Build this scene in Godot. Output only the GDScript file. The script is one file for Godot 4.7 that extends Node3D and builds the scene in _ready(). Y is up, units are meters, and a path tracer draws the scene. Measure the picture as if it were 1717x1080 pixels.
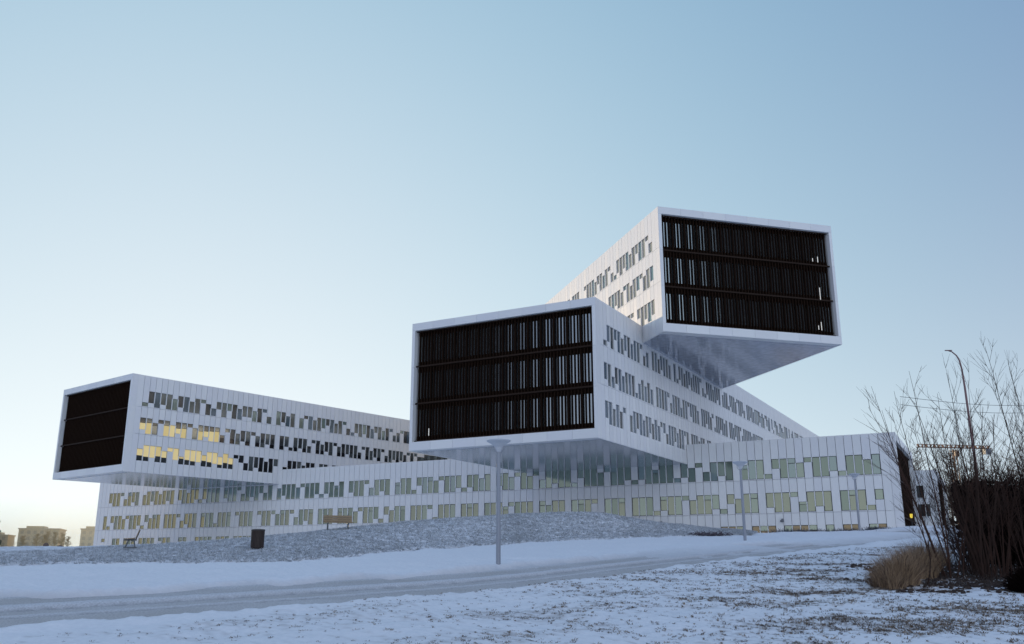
extends Node3D

const EYE := 1.7          # the lens stands 1.7 m above the scene's zero level
var rng := RandomNumberGenerator.new()
var mats := {}
var unit_boxes := {}
var taken := {}

# ---------------------------------------------------------------- helpers
func w(x: float, y: float, z: float) -> Vector3:      # surveyed point: x right, y above the lens, z ahead
	return Vector3(x, y + EYE, -z)

func numbered(called: String, parent: Node) -> String:
	var key := "%d/%s" % [parent.get_instance_id(), called]
	var n: int = taken.get(key, 0)
	taken[key] = n + 1
	return called if n == 0 else "%s_%03d" % [called, n]

func put(o: Node3D, called: String, parent: Node = self) -> Node3D:
	o.name = numbered(called, parent)
	parent.add_child(o, true)
	return o

func tag(o: Node3D, label: String, category: String, group := "", kind := "") -> Node3D:
	o.set_meta("label", label)
	o.set_meta("category", category)
	if group: o.set_meta("group", group)
	if kind: o.set_meta("kind", kind)
	return o

func thing(called: String, label: String, category: String, at: Vector3, turn := 0.0, group := "") -> Node3D:
	var o := Node3D.new()
	o.position = at
	o.rotation.y = turn
	put(o, called)
	return tag(o, label, category, group)

func lin(r: float, g: float, b: float) -> Color:
	return Color(r, g, b).linear_to_srgb()

func mat(key: String, r: float, g: float, b: float, rough := 0.6, metal := 0.0, spec := 0.5) -> StandardMaterial3D:
	if mats.has(key): return mats[key]
	var m := StandardMaterial3D.new()
	m.resource_name = key
	m.albedo_color = lin(r, g, b)
	m.roughness = rough
	m.metallic = metal
	m.metallic_specular = spec
	mats[key] = m
	return m

func noise_image(seed_: int, freq: float, size := 512, octaves := 4) -> Image:
	var n := FastNoiseLite.new()
	n.seed = seed_
	n.noise_type = FastNoiseLite.TYPE_SIMPLEX_SMOOTH
	n.frequency = freq
	n.fractal_octaves = octaves
	return n.get_seamless_image(size, size)

func tint_texture(seed_: int, freq: float, dark: Color, light: Color, size := 512, octaves := 4) -> ImageTexture:
	var src := noise_image(seed_, freq, size, octaves)
	var im := Image.create(size, size, false, Image.FORMAT_RGB8)
	for y in size:
		for x in size:
			im.set_pixel(x, y, dark.lerp(light, src.get_pixel(x, y).r))
	im.generate_mipmaps()
	return ImageTexture.create_from_image(im)

func normal_texture(seed_: int, freq: float, strength: float, size := 512, octaves := 5) -> ImageTexture:
	var im := noise_image(seed_, freq, size, octaves)
	im.convert(Image.FORMAT_RGBA8)
	im.bump_map_to_normal_map(strength)
	return ImageTexture.create_from_image(im)

class Faces:                                              # collects triangles for ONE mesh
	var v := PackedVector3Array()
	var n := PackedVector3Array()
	var c := PackedColorArray()
	var i := PackedInt32Array()
	var tinted := false
	func tri(a: Vector3, b: Vector3, d: Vector3, col := Color.WHITE):
		var nn := (d - a).cross(b - a).normalized()
		var k := v.size()
		for p in [a, b, d]:
			v.append(p); n.append(nn); c.append(col)
		i.append_array(PackedInt32Array([k, k + 1, k + 2]))
	func quad(a: Vector3, b: Vector3, d: Vector3, e: Vector3, col := Color.WHITE):
		var nn := (e - a).cross(b - a).normalized()
		var k := v.size()
		for p in [a, b, d, e]:
			v.append(p); n.append(nn); c.append(col)
		i.append_array(PackedInt32Array([k, k + 1, k + 2, k, k + 2, k + 3]))
	func box(at: Vector3, size: Vector3, basis := Basis.IDENTITY, col := Color.WHITE):
		var h := size * 0.5
		for ax in 3:
			for s in [-1.0, 1.0]:
				var a := Vector3.ZERO; var u := Vector3.ZERO; var t := Vector3.ZERO
				a[ax] = s * h[ax]; u[(ax + 1) % 3] = h[(ax + 1) % 3]; t[(ax + 2) % 3] = h[(ax + 2) % 3] * s
				quad(at + basis * (a - u - t), at + basis * (a - u + t), at + basis * (a + u + t), at + basis * (a + u - t), col)
	func tube(points: PackedVector3Array, radii: PackedFloat32Array, sides := 6, capped := true, col := Color.WHITE):
		var first := v.size()
		var m := points.size()
		for k in m:
			var d := (points[mini(k + 1, m - 1)] - points[maxi(k - 1, 0)]).normalized()
			var x := d.cross(Vector3.UP if absf(d.y) < 0.9 else Vector3.RIGHT).normalized()
			var y := x.cross(d)
			for s in sides:
				var q := x * cos(TAU * s / sides) + y * sin(TAU * s / sides)
				v.append(points[k] + q * radii[k]); n.append(q); c.append(col)
		for k in m - 1:
			for s in sides:
				var a := first + k * sides + s
				var b := first + k * sides + (s + 1) % sides
				i.append_array(PackedInt32Array([a, b, a + sides, b, b + sides, a + sides]))
		if capped:
			for e in [0, m - 1]:
				var k := v.size()
				var nn := (points[e] - points[1 if e == 0 else m - 2]).normalized()
				v.append(points[e]); n.append(nn); c.append(col)
				for s in sides:
					v.append(v[first + e * sides + s]); n.append(nn); c.append(col)
				for s in sides:
					i.append_array(PackedInt32Array([k, k + 1 + (s + 1) % sides, k + 1 + s] if e == 0 else [k, k + 1 + s, k + 1 + (s + 1) % sides]))
	func lathe(at: Vector3, profile: PackedVector2Array, sides := 24, col := Color.WHITE):   # (radius, height) from bottom to top
		for k in profile.size() - 1:
			for s in sides:
				var a := TAU * s / sides; var b := TAU * (s + 1) / sides
				var p := profile[k]; var q := profile[k + 1]
				quad(at + Vector3(cos(a) * p.x, p.y, sin(a) * p.x), at + Vector3(cos(a) * q.x, q.y, sin(a) * q.x), at + Vector3(cos(b) * q.x, q.y, sin(b) * q.x), at + Vector3(cos(b) * p.x, p.y, sin(b) * p.x), col)
	func mesh(material: Material) -> ArrayMesh:
		var arr := []
		arr.resize(Mesh.ARRAY_MAX)
		arr[Mesh.ARRAY_VERTEX] = v
		arr[Mesh.ARRAY_NORMAL] = n
		if tinted: arr[Mesh.ARRAY_COLOR] = c
		arr[Mesh.ARRAY_INDEX] = i
		var m := ArrayMesh.new()
		m.add_surface_from_arrays(Mesh.PRIMITIVE_TRIANGLES, arr)
		m.surface_set_material(0, material)
		return m

func build(f: Faces, called: String, material: Material, parent: Node = self, kind := "") -> MeshInstance3D:
	var o := MeshInstance3D.new()
	o.mesh = f.mesh(material)
	put(o, called, parent)
	if kind: o.set_meta("kind", kind)
	return o

func piece(called: String, parent: Node, at: Vector3, size: Vector3, material: StandardMaterial3D) -> MeshInstance3D:   # a box that shares its mesh with alike pieces
	var key := material.resource_name
	if not unit_boxes.has(key):
		var b := BoxMesh.new()
		b.size = Vector3.ONE
		b.material = material
		unit_boxes[key] = b
	var o := MeshInstance3D.new()
	o.mesh = unit_boxes[key]
	o.transform = Transform3D(Basis.from_scale(size), at)
	put(o, called, parent)
	return o

# ---------------------------------------------------------------- the ground's height (surveyed coordinates)
var lumps := FastNoiseLite.new()
var fine := FastNoiseLite.new()

func land(x: float, z: float) -> float:
	var slope := -1.6 + 0.069 * maxf(z - 17.0, 0.0)
	var cap := 0.0183 * clampf(z, 0.0, 400.0) + lerpf(2.6 * smoothstep(-30.0, 44.0, x), clampf(0.95 + 0.07 * (x - 24.0), 0.0, 2.5), smoothstep(74.0, 88.0, z))
	var h := clampf(0.5 + 0.5 * (cap - slope) / 0.35, 0.0, 1.0)
	return cap * (1.0 - h) + slope * h - 0.35 * h * (1.0 - h)

var road_far := [Vector2(-40, 18), Vector2(-22.5, 25), Vector2(-15.5, 28.7), Vector2(-9.1, 32.8), Vector2(-5.4, 35.3), Vector2(-0.8, 39.2), Vector2(6, 48), Vector2(17.6, 62.3), Vector2(37, 89), Vector2(47, 102), Vector2(75, 135)]
var road_near := [Vector2(-36, 11), Vector2(-18.5, 17.8), Vector2(-11.5, 21.4), Vector2(-7.1, 24.6), Vector2(-4.1, 26.9), Vector2(0.2, 31.0), Vector2(7, 40.2), Vector2(17.8, 54.2), Vector2(36, 77), Vector2(48, 92), Vector2(80, 128)]

func along(list: Array, t: float) -> Vector2:            # smooth curve through a list of points, t from 0 to 1
	var f := clampf(t, 0.0, 1.0) * (list.size() - 1)
	var k := mini(int(f), list.size() - 2)
	var u := f - k
	var a: Vector2 = list[maxi(k - 1, 0)]; var b: Vector2 = list[k]; var c: Vector2 = list[k + 1]; var d: Vector2 = list[mini(k + 2, list.size() - 1)]
	return 0.5 * ((2.0 * b) + (c - a) * u + (2.0 * a - 5.0 * b + 4.0 * c - d) * u * u + (3.0 * b - a - 3.0 * c + d) * u * u * u)

func road_depth(x: float, z: float) -> float:            # how far inside the road, metres; negative outside
	var best := -99.0
	for k in road_near.size() - 1:
		var n0: Vector2 = road_near[k]; var n1: Vector2 = road_near[k + 1]; var f0: Vector2 = road_far[k]; var f1: Vector2 = road_far[k + 1]
		var t := clampf(((Vector2(x, z) - n0).dot(n1 - n0)) / (n1 - n0).length_squared(), 0.0, 1.0)
		var a := n0.lerp(n1, t); var b := f0.lerp(f1, t)
		var across := (b - a).normalized()
		var s := (Vector2(x, z) - a).dot(across)
		var off := absf((Vector2(x, z) - a).dot(Vector2(across.y, -across.x)))
		var inside := minf(s, (b - a).length() - s) - off
		best = maxf(best, inside)
	return best

func field_height(x: float, z: float) -> float:
	var y := land(x, z)
	var rough := 1.0 - smoothstep(90.0, 200.0, z)
	y += rough * (lumps.get_noise_2d(x, z) * 0.10 + fine.get_noise_2d(x, z) * 0.05)
	if z < 110.0:
		var d := road_depth(x, z)
		y -= 0.42 * smoothstep(-0.7, 0.5, d)
		y += 0.07 * exp(-pow((d + 0.9) / 0.6, 2.0))
	return y

# ---------------------------------------------------------------- facades
const KINDS := {"F": Vector2(0, 1), "U": Vector2(0.25, 1), "L": Vector2(0, 0.75), "u": Vector2(0.5, 1), "l": Vector2(0, 0.5), "t": Vector2(0.76, 1), "b": Vector2(0, 0.24)}

# One long side: origin at its near lower corner, `go` along it, `out` its normal, `rows` from the top storey down.
func facade(b: Node3D, origin: Vector3, go: Vector3, out: Vector3, step: float, count: int, top: float, low: float, sills: Array, tall: float, rows: Array, singles: int, whites: Array, glass: Callable, hidden := false):
	var joined := Faces.new(); var jamb := Faces.new(); var rest := {}
	var ag := go.abs(); var ao := out.abs()
	var pieces := 0; var windows := 0
	var depth := 0.19
	for i in count:
		var left := i * step
		for r in sills.size():
			var row: String = rows[r]
			var ch := row[i] if i < row.length() else row[(i * 7 + r * 5 + 3) % 40 + 2]
			if i > count - 3: ch = "."
			var y0: float = (sills[r] - 0.13) if r < sills.size() - 1 else low
			if r == sills.size() - 1 and low < sills[r] - 0.5: y0 = low
			var y1: float = top if r == 0 else sills[r - 1] - 0.13
			var bands := []
			if ch == ".":
				bands.append(Vector2(y0, y1))
			else:
				var k: Vector2 = KINDS[ch]
				var a: float = sills[r] + tall * k.x
				var c: float = sills[r] + tall * k.y
				bands.append(Vector2(y0, a)); bands.append(Vector2(c, y1))
				var gm: Array = glass.call(i, r)
				var cuts := [[a, c, gm[0]]]
				if b.name == "podium_block" and (i * 13 + r * 7) % 6 == 0 and c - a > 1.0:
					var cut_at: float = c - (c - a) * (0.25 + 0.1 * ((i * 5) % 5))
					cuts = [[a, cut_at - 0.01, gm[0]], [cut_at + 0.01, c, mats["glass_mist"] if r == 0 else mats["glass_sage"]]]
				if gm.size() > 2 and gm[2] > a + 0.1 and gm[2] < c - 0.1:
					cuts = [[a, gm[2] - 0.01, gm[0]], [gm[2] + 0.01, c, gm[1]]]
				elif gm.size() > 2 and gm[2] <= a + 0.1:
					cuts = [[a, c, gm[1]]]
				for cut in cuts:
					var at: Vector3 = origin + go * (left + step * 0.5) + Vector3.UP * (cut[0] + cut[1]) * 0.5 - out * (depth - 0.03)
					var size: Vector3 = ag * (step - 0.11) + Vector3.UP * (cut[1] - cut[0] - 0.05) + ao * 0.06
					if windows < 290 and not hidden and (i < 110 or b.name == "podium_block"):
						if i < 64 and b.name == "podium_block":
							var frame := piece("window", b, at, size + ag * 0.03 + Vector3.UP * 0.03, mat("window_frame", 0.05, 0.055, 0.06, 0.5))
							piece("pane", frame, Vector3.ZERO, Vector3.ONE * 0.9 + ag * 0.0 + ao * 0.3 + Vector3.UP * 0.06, cut[2])
						else:
							piece("window", b, at, size, cut[2])
						windows += 1
					else:
						if not rest.has(cut[2]): rest[cut[2]] = Faces.new()
						rest[cut[2]].box(at, size)
				if i + 1 < row.length() and row[i + 1] != ".":
					var k2: Vector2 = KINDS[row[i + 1]]
					var a2: float = sills[r] + tall * maxf(k.x, k2.x); var c2: float = sills[r] + tall * minf(k.y, k2.y)
					if c2 > a2:
						jamb.box(origin + go * (left + step) + Vector3.UP * (a2 + c2) * 0.5 - out * 0.09, ag * 0.10 + Vector3.UP * (c2 - a2) + ao * 0.15)
			for band: Vector2 in bands:
				if band.y - band.x < 0.06: continue
				var at := origin + go * (left + step * 0.5) + Vector3.UP * (band.x + band.y) * 0.5 - out * (depth * 0.5 + 0.004 * float((i * 5 + r * 3) % 3))
				var size: Vector3 = ag * (step - 0.05) + Vector3.UP * (band.y - band.x - 0.03) + ao * depth
				if i < singles and pieces < 290 and not hidden:
					piece("facade_panel", b, at, size, whites[(i * 7 + r * 4 + int(band.x * 3.0)) % whites.size()]); pieces += 1
				else:
					joined.box(at, size)
	if joined.v.size(): build(joined, "facade_cladding", whites[0], b, "stuff")
	if jamb.v.size(): build(jamb, "window_jambs", whites[0], b, "stuff")
	for m in rest: build(rest[m], "window_band", m, b, "stuff")

# The louvred end of a wing: an open white frame, dark fins, rails at the floors and glass behind. Local x across, +z out of the face.
func louvred_end(b: Node3D, across: float, height: float, side: float, below: float, above: float, whites: Array, singles: bool, turn := Basis.IDENTITY, shift := Vector3.ZERO):
	var dark := mat("louvre_brown", 0.021, 0.011, 0.007, 0.7, 0.0, 0.15)
	var rail := mat("louvre_rail", 0.030, 0.018, 0.013, 0.6, 0.0, 0.2)
	var pane := mat("end_glass", 0.36, 0.41, 0.43, 0.05, 0.85)
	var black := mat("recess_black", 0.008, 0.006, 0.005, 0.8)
	var place := func(called: String, at: Vector3, size: Vector3, m: StandardMaterial3D, alone: bool, f: Faces):
		if alone:
			var o := piece(called, b, shift + turn * at, size, m)
			o.transform = Transform3D(turn * Basis.from_scale(size), shift + turn * at)
		else:
			f.box(shift + turn * at, size, turn)
	var none := Faces.new()
	var bays := 8
	var wide := across / bays
	for k in bays:                                        # frame panels along the top and bottom edge
		place.call("frame_panel", Vector3((k + 0.5) * wide, height - above * 0.5, -0.64), Vector3(wide - 0.02, above - 0.004, 1.24), whites[k % whites.size()], true, none)
		if below > 0.1:
			place.call("frame_panel", Vector3((k + 0.5) * wide, below * 0.5 + 0.02, -0.64), Vector3(wide - 0.02, below - 0.04, 1.24), whites[(k + 1) % whites.size()], true, none)
	for s in 2:
		for k in 3:
			var part_h := (height - above - below) / 3.0
			place.call("frame_panel", Vector3(side * 0.5 + 0.015 if s == 0 else across - side * 0.5 - 0.015, below + (k + 0.5) * part_h, -0.64), Vector3(side - 0.03, part_h - 0.02, 1.24), whites[k % whites.size()], true, none)
	var inner := across - 2.0 * side
	var tall := (height - below - above)
	var storey := tall / 3.0
	var slots := int(round(inner / 0.39))
	var pitch := inner / slots
	var fins := Faces.new(); var frames := Faces.new(); var panes := Faces.new()
	for r in 3:
		var y := below + r * storey
		for k in range(1, slots):
			place.call("louvre_fin", Vector3(side + k * pitch, y + storey * 0.5, -0.66), Vector3(0.065, storey - 0.1, 0.30), dark, singles, fins)
		for k in slots:
			if k % 4 == 0:
				place.call("mullion", Vector3(side + (k + 0.5) * pitch, y + storey * 0.5, -0.86), Vector3(pitch * 0.5, storey - 0.1, 0.06), dark, singles, frames)
		place.call("spandrel", Vector3(across * 0.5, y + 0.36, -0.97), Vector3(inner - 0.02, 0.72, 0.14), dark, true, none)
		place.call("spandrel", Vector3(across * 0.5, y + storey - 0.24, -0.965), Vector3(inner - 0.03, 0.46, 0.14), dark, true, none)
		place.call("floor_rail", Vector3(across * 0.5, y + 0.10, -0.455), Vector3(inner - 0.02, 0.17, 0.08), rail, true, none)
		var bay := inner / 14.0
		for k in 14:
			place.call("pane", Vector3(side + (k + 0.5) * bay, y + storey * 0.5, -1.15), Vector3(bay - 0.03, storey - 0.2, 0.04), pane, singles, panes)
	place.call("floor_rail", Vector3(across * 0.5, height - above - 0.08, -0.455), Vector3(inner - 0.02, 0.14, 0.08), rail, true, none)
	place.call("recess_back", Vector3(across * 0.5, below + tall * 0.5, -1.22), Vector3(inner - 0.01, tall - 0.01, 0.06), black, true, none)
	if fins.v.size(): build(fins, "louvre_fins", dark, b, "stuff")
	if frames.v.size(): build(frames, "mullions", dark, b, "stuff")
	if panes.v.size(): build(panes, "pane_rows", pane, b, "stuff")

func wing(called: String, label: String, at: Vector3, turn_deg: float, across: float, height: float, length: float, lit_side: int, step: float, sills: Array, tall: float, rows: Array, singles: int, whites: Array, glass: Callable, fins_alone: bool):
	var b: Node3D = thing(called, label, "office building", at, deg_to_rad(turn_deg))
	var core := mat("core_grey", 0.11, 0.115, 0.125, 0.8)
	var soffit := mat("soffit", 0.54, 0.58, 0.66, 0.13, 0.4, 0.6)
	louvred_end(b, across, height, 0.40, 1.0, 0.86, whites, fins_alone)
	piece("core_wall", b, Vector3(across * 0.5, height * 0.5 - 0.05, -length * 0.5 - 0.65), Vector3(across - 0.38, height - 0.3, length - 1.3), core)
	piece("roof", b, Vector3(across * 0.5, height - 0.14, -length * 0.5 - 0.66), Vector3(across - 0.44, 0.24, length - 1.36), mat("roof_grey", 0.6, 0.62, 0.66, 0.7))
	var sections := 10
	for k in sections:
		var ln := (length - 0.03) / sections
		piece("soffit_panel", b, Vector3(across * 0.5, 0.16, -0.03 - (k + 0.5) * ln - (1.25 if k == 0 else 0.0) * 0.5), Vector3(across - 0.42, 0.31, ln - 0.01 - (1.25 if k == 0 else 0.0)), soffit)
	for s in 2:
		var x := 0.0 if s == 0 else across
		var out := Vector3.LEFT if s == 0 else Vector3.RIGHT
		facade(b, Vector3(x, 0, -0.02), Vector3(0, 0, -1), out, step, int(length / step), height, 0.0, sills, tall, rows, singles, whites, glass, s != lit_side)
	return b

# ---------------------------------------------------------------- plants
func stem_points(from: Vector3, lean: Vector3, length: float, bends: int, wobble: float) -> PackedVector3Array:
	var pts := PackedVector3Array([from])
	var d := lean.normalized()
	var p := from
	for k in bends:
		d = (d + Vector3(rng.randf_range(-1, 1), rng.randf_range(-0.4, 1.0) * 0.6, rng.randf_range(-1, 1)) * wobble).normalized()
		p += d * length / bends
		pts.append(p)
	return pts

func taper(n: int, a: float, b: float) -> PackedFloat32Array:
	var out := PackedFloat32Array()
	for k in n: out.append(lerpf(a, b, pow(float(k) / (n - 1), 0.8)))
	return out

func bare_shrub(label: String, at: Vector3, stems: int, tall: float, spread: float, thick: float, bark: Material, group: String, lean := Vector3.ZERO, bushy := 1.0) -> Node3D:
	var o := thing("bare_shrub", label, "shrub", at, 0.0, group)
	var twigs := Faces.new()
	for s in stems:
		var a := rng.randf() * TAU
		var foot := Vector3(cos(a), 0, sin(a)) * rng.randf_range(0.05, 0.6) * (0.6 + spread)
		var dir := Vector3(cos(a) * spread, 1.0, sin(a) * spread) * 1.0 + lean + Vector3(rng.randfn() * 0.08, 0, rng.randfn() * 0.08)
		var ln := tall * rng.randf_range(0.62, 1.0)
		var n := 9
		var pts := stem_points(foot - Vector3.UP * 0.1, dir, ln, n, 0.075)
		var r := thick * rng.randf_range(0.42, 0.95)
		var f := Faces.new()
		f.tube(pts, taper(n + 1, r, 0.005), 6)
		build(f, "stem", bark, o)
		for q in int(rng.randf_range(9, 16) * bushy):
			var u := rng.randf_range(0.25, 0.97)
			var k := mini(int(u * n), n - 1)
			var from := pts[k].lerp(pts[k + 1], u * n - k)
			var up := (pts[k + 1] - pts[k]).normalized()
			var b := rng.randf() * TAU
			var d := (up + Vector3(cos(b), rng.randf_range(-0.1, 0.3), sin(b)) * rng.randf_range(0.45, 0.95)).normalized()
			var tl := ln * rng.randf_range(0.10, 0.26) * (1.15 - 0.5 * u)
			var tp := stem_points(from, d, tl, 4, 0.14)
			twigs.tube(tp, taper(5, maxf(r * 0.30 * (1.1 - u), 0.008), 0.0035), 3, false)
			for z in rng.randi_range(2, 4):
				var m := rng.randi_range(1, 3)
				var b2 := rng.randf() * TAU
				var d2 := ((tp[m + 1] - tp[m]).normalized() + Vector3(cos(b2), 0.35, sin(b2)) * 0.6).normalized()
				var sp := stem_points(tp[m], d2, tl * rng.randf_range(0.3, 0.6), 3, 0.15)
				twigs.tube(sp, taper(4, 0.006, 0.003), 3, false)
	build(twigs, "twigs", bark, o, "stuff")
	return o

func grass_clump(label: String, at: Vector3, blades: int, tall: float, wide: float, m: Material, group: String) -> Node3D:
	var f := Faces.new()
	f.tinted = true
	for k in blades:
		var a := rng.randf() * TAU
		var rad := sqrt(rng.randf()) * wide
		var p := Vector3(cos(a) * rad, -0.1, sin(a) * rad)
		var d := Vector3(cos(a) * rng.randf_range(-0.1, 0.4) + rng.randfn() * 0.22, 1.0, sin(a) * rng.randf_range(-0.1, 0.4) + rng.randfn() * 0.22).normalized()
		var h := tall * pow(rng.randf(), 0.6) * (1.0 - 0.30 * rad / wide) + 0.12
		var side := Vector3(-sin(a + rng.randf()), 0, cos(a + rng.randf())) * rng.randf_range(0.005, 0.014)
		var droop := Vector3(cos(a), 0, sin(a)) * rng.randf_range(0.0, 0.09)
		var shade := rng.randf_range(0.55, 1.25)
		var col := Color(0.40 * shade, 0.27 * shade, 0.165 * shade) if rng.randf() < 0.72 else Color(0.13 * shade, 0.08 * shade, 0.055 * shade)
		var prev := p
		for q in 4:
			d = (d + droop * (q + 1) * 0.9 - Vector3.UP * 0.13 * q).normalized()
			var nxt := prev + d * h / 4.0
			var w0 := side * (1.0 - q * 0.24); var w1 := side * (1.0 - (q + 1) * 0.24)
			f.quad(prev - w0, nxt - w1, nxt + w1, prev + w0, col)
			prev = nxt
	var o := build(f, "dry_grass_tussock", m)
	o.position = at
	return tag(o, label, "grass tussock", group) as MeshInstance3D

# ---------------------------------------------------------------- the scene
func _ready():
	rng.seed = 20240117
	lumps.seed = 5; lumps.frequency = 0.28; lumps.fractal_octaves = 3
	fine.seed = 9; fine.frequency = 1.6; fine.fractal_octaves = 3

	var cam := Camera3D.new()
	cam.name = "camera"
	cam.fov = 39.09
	cam.position = Vector3(0, EYE, 0)
	cam.rotation_degrees = Vector3(15.04, 0, 0)
	cam.near = 0.1
	cam.far = 6000.0
	add_child(cam)
	cam.current = true

	var env := Environment.new()
	env.background_mode = Environment.BG_SKY
	env.tonemap_mode = Environment.TONE_MAPPER_LINEAR
	env.tonemap_exposure = 1.0
	env.sdfgi_enabled = true; env.ssao_enabled = true; env.ssil_enabled = true
	var sky := Sky.new()
	var pano := PanoramaSkyMaterial.new()
	pano.panorama = sky_picture()
	sky.sky_material = pano
	env.sky = sky
	var we := WorldEnvironment.new()
	we.name = "sky_light"
	we.environment = env
	add_child(we)

	var sun := DirectionalLight3D.new()
	sun.name = "sun"
	sun.light_energy = 1.6
	sun.light_color = Color(1.0, 0.89, 0.72)
	sun.light_angular_distance = 0.5
	sun.shadow_enabled = true
	var az := deg_to_rad(-33.0); var el := deg_to_rad(3.6)
	var to_sun := Vector3(sin(az) * cos(el), sin(el), -cos(az) * cos(el))
	add_child(sun)
	sun.look_at_from_position(Vector3.ZERO, -to_sun, Vector3.UP)

	env.volumetric_fog_enabled = true
	env.volumetric_fog_density = 0.0
	var mist := FogVolume.new()
	mist.shape = RenderingServer.FOG_VOLUME_SHAPE_BOX
	mist.size = Vector3(260, 13, 230)
	var air := FogMaterial.new()
	air.density = 0.0018
	air.albedo = Color(1.0, 0.93, 0.78)
	mist.material = air
	mist.position = w(-215, 8.5, 315)
	put(mist, "morning_mist")
	tag(mist, "thin golden mist over the far snow field on the left", "mist", "", "stuff")

	ground()
	buildings()
	far_things()
	street_furniture()
	plants()

func sky_picture() -> ImageTexture:
	var wide := 512; var high := 256
	var im := Image.create(wide, high, false, Image.FORMAT_RGBF)
	var az := deg_to_rad(-20.0); var el := deg_to_rad(8.0)
	var glow := Vector3(sin(az) * cos(el), sin(el), -cos(az) * cos(el))
	for y in high:
		var up := PI * 0.5 - PI * (y + 0.5) / high
		var e := maxf(rad_to_deg(up), 0.0)
		for x in wide:
			var a := TAU * (x + 0.5) / wide
			var d := Vector3(sin(a) * cos(maxf(up, 0.0)), sin(maxf(up, 0.0)), -cos(a) * cos(maxf(up, 0.0)))
			var g := rad_to_deg(acos(clampf(d.dot(glow), -1.0, 1.0)))
			var h := exp(-e / 15.0)
			var g1 := exp(-pow(g / 30.0, 2.0)); var g2 := exp(-pow(g / 55.0, 2.0))
			var warm := exp(-e / 2.5) * exp(-pow(g / 35.0, 2.0))
			var back_fill := clampf(0.15 - d.dot(glow), 0.0, 1.0)           # fill brightness added to the unseen sky opposite the low sun
			var c := Vector3(0.063, 0.113, 0.36) + back_fill * Vector3(0.51, 0.62, 0.61) + h * Vector3(0.60, 0.515, 0.36) + g1 * Vector3(0.227, 0.02, 0.0) + g2 * Vector3(0.245, 0.535, 0.43) + warm * Vector3(0.02, 0.0, -0.12)
			im.set_pixel(x, y, Color(c.x, c.y, c.z))
	return ImageTexture.create_from_image(im)

func spread(marks: Array) -> PackedFloat32Array:          # grid lines: [from, to, step] runs
	var out := PackedFloat32Array()
	for m in marks:
		var n := int(round((m[1] - m[0]) / m[2]))
		for k in n: out.append(m[0] + (m[1] - m[0]) * float(k) / n)
	out.append(marks[-1][1])
	return out

func sheet(xs: PackedFloat32Array, zs: PackedFloat32Array, height: Callable, colour: Callable) -> Faces:
	var f := Faces.new()
	f.tinted = true
	var nx := xs.size()
	for z in zs:
		for x in xs:
			f.v.append(w(x, height.call(x, z), z)); f.n.append(Vector3.UP); f.c.append(colour.call(x, z))
	smooth_grid(f, nx, zs.size())
	return f

func smooth_grid(f: Faces, nx: int, nz: int, turned := false):
	for j in nz - 1:
		for i in nx - 1:
			var a := j * nx + i
			f.i.append_array(PackedInt32Array([a, a + 1, a + nx, a + 1, a + nx + 1, a + nx] if turned else [a, a + nx, a + 1, a + 1, a + nx, a + nx + 1]))
	for j in nz:
		for i in nx:
			var k := j * nx + i
			var dx := f.v[j * nx + mini(i + 1, nx - 1)] - f.v[j * nx + maxi(i - 1, 0)]
			var dz := f.v[mini(j + 1, nz - 1) * nx + i] - f.v[maxi(j - 1, 0) * nx + i]
			var n := dx.cross(dz).normalized()
			f.n[k] = n if n.y > 0 else -n

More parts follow.
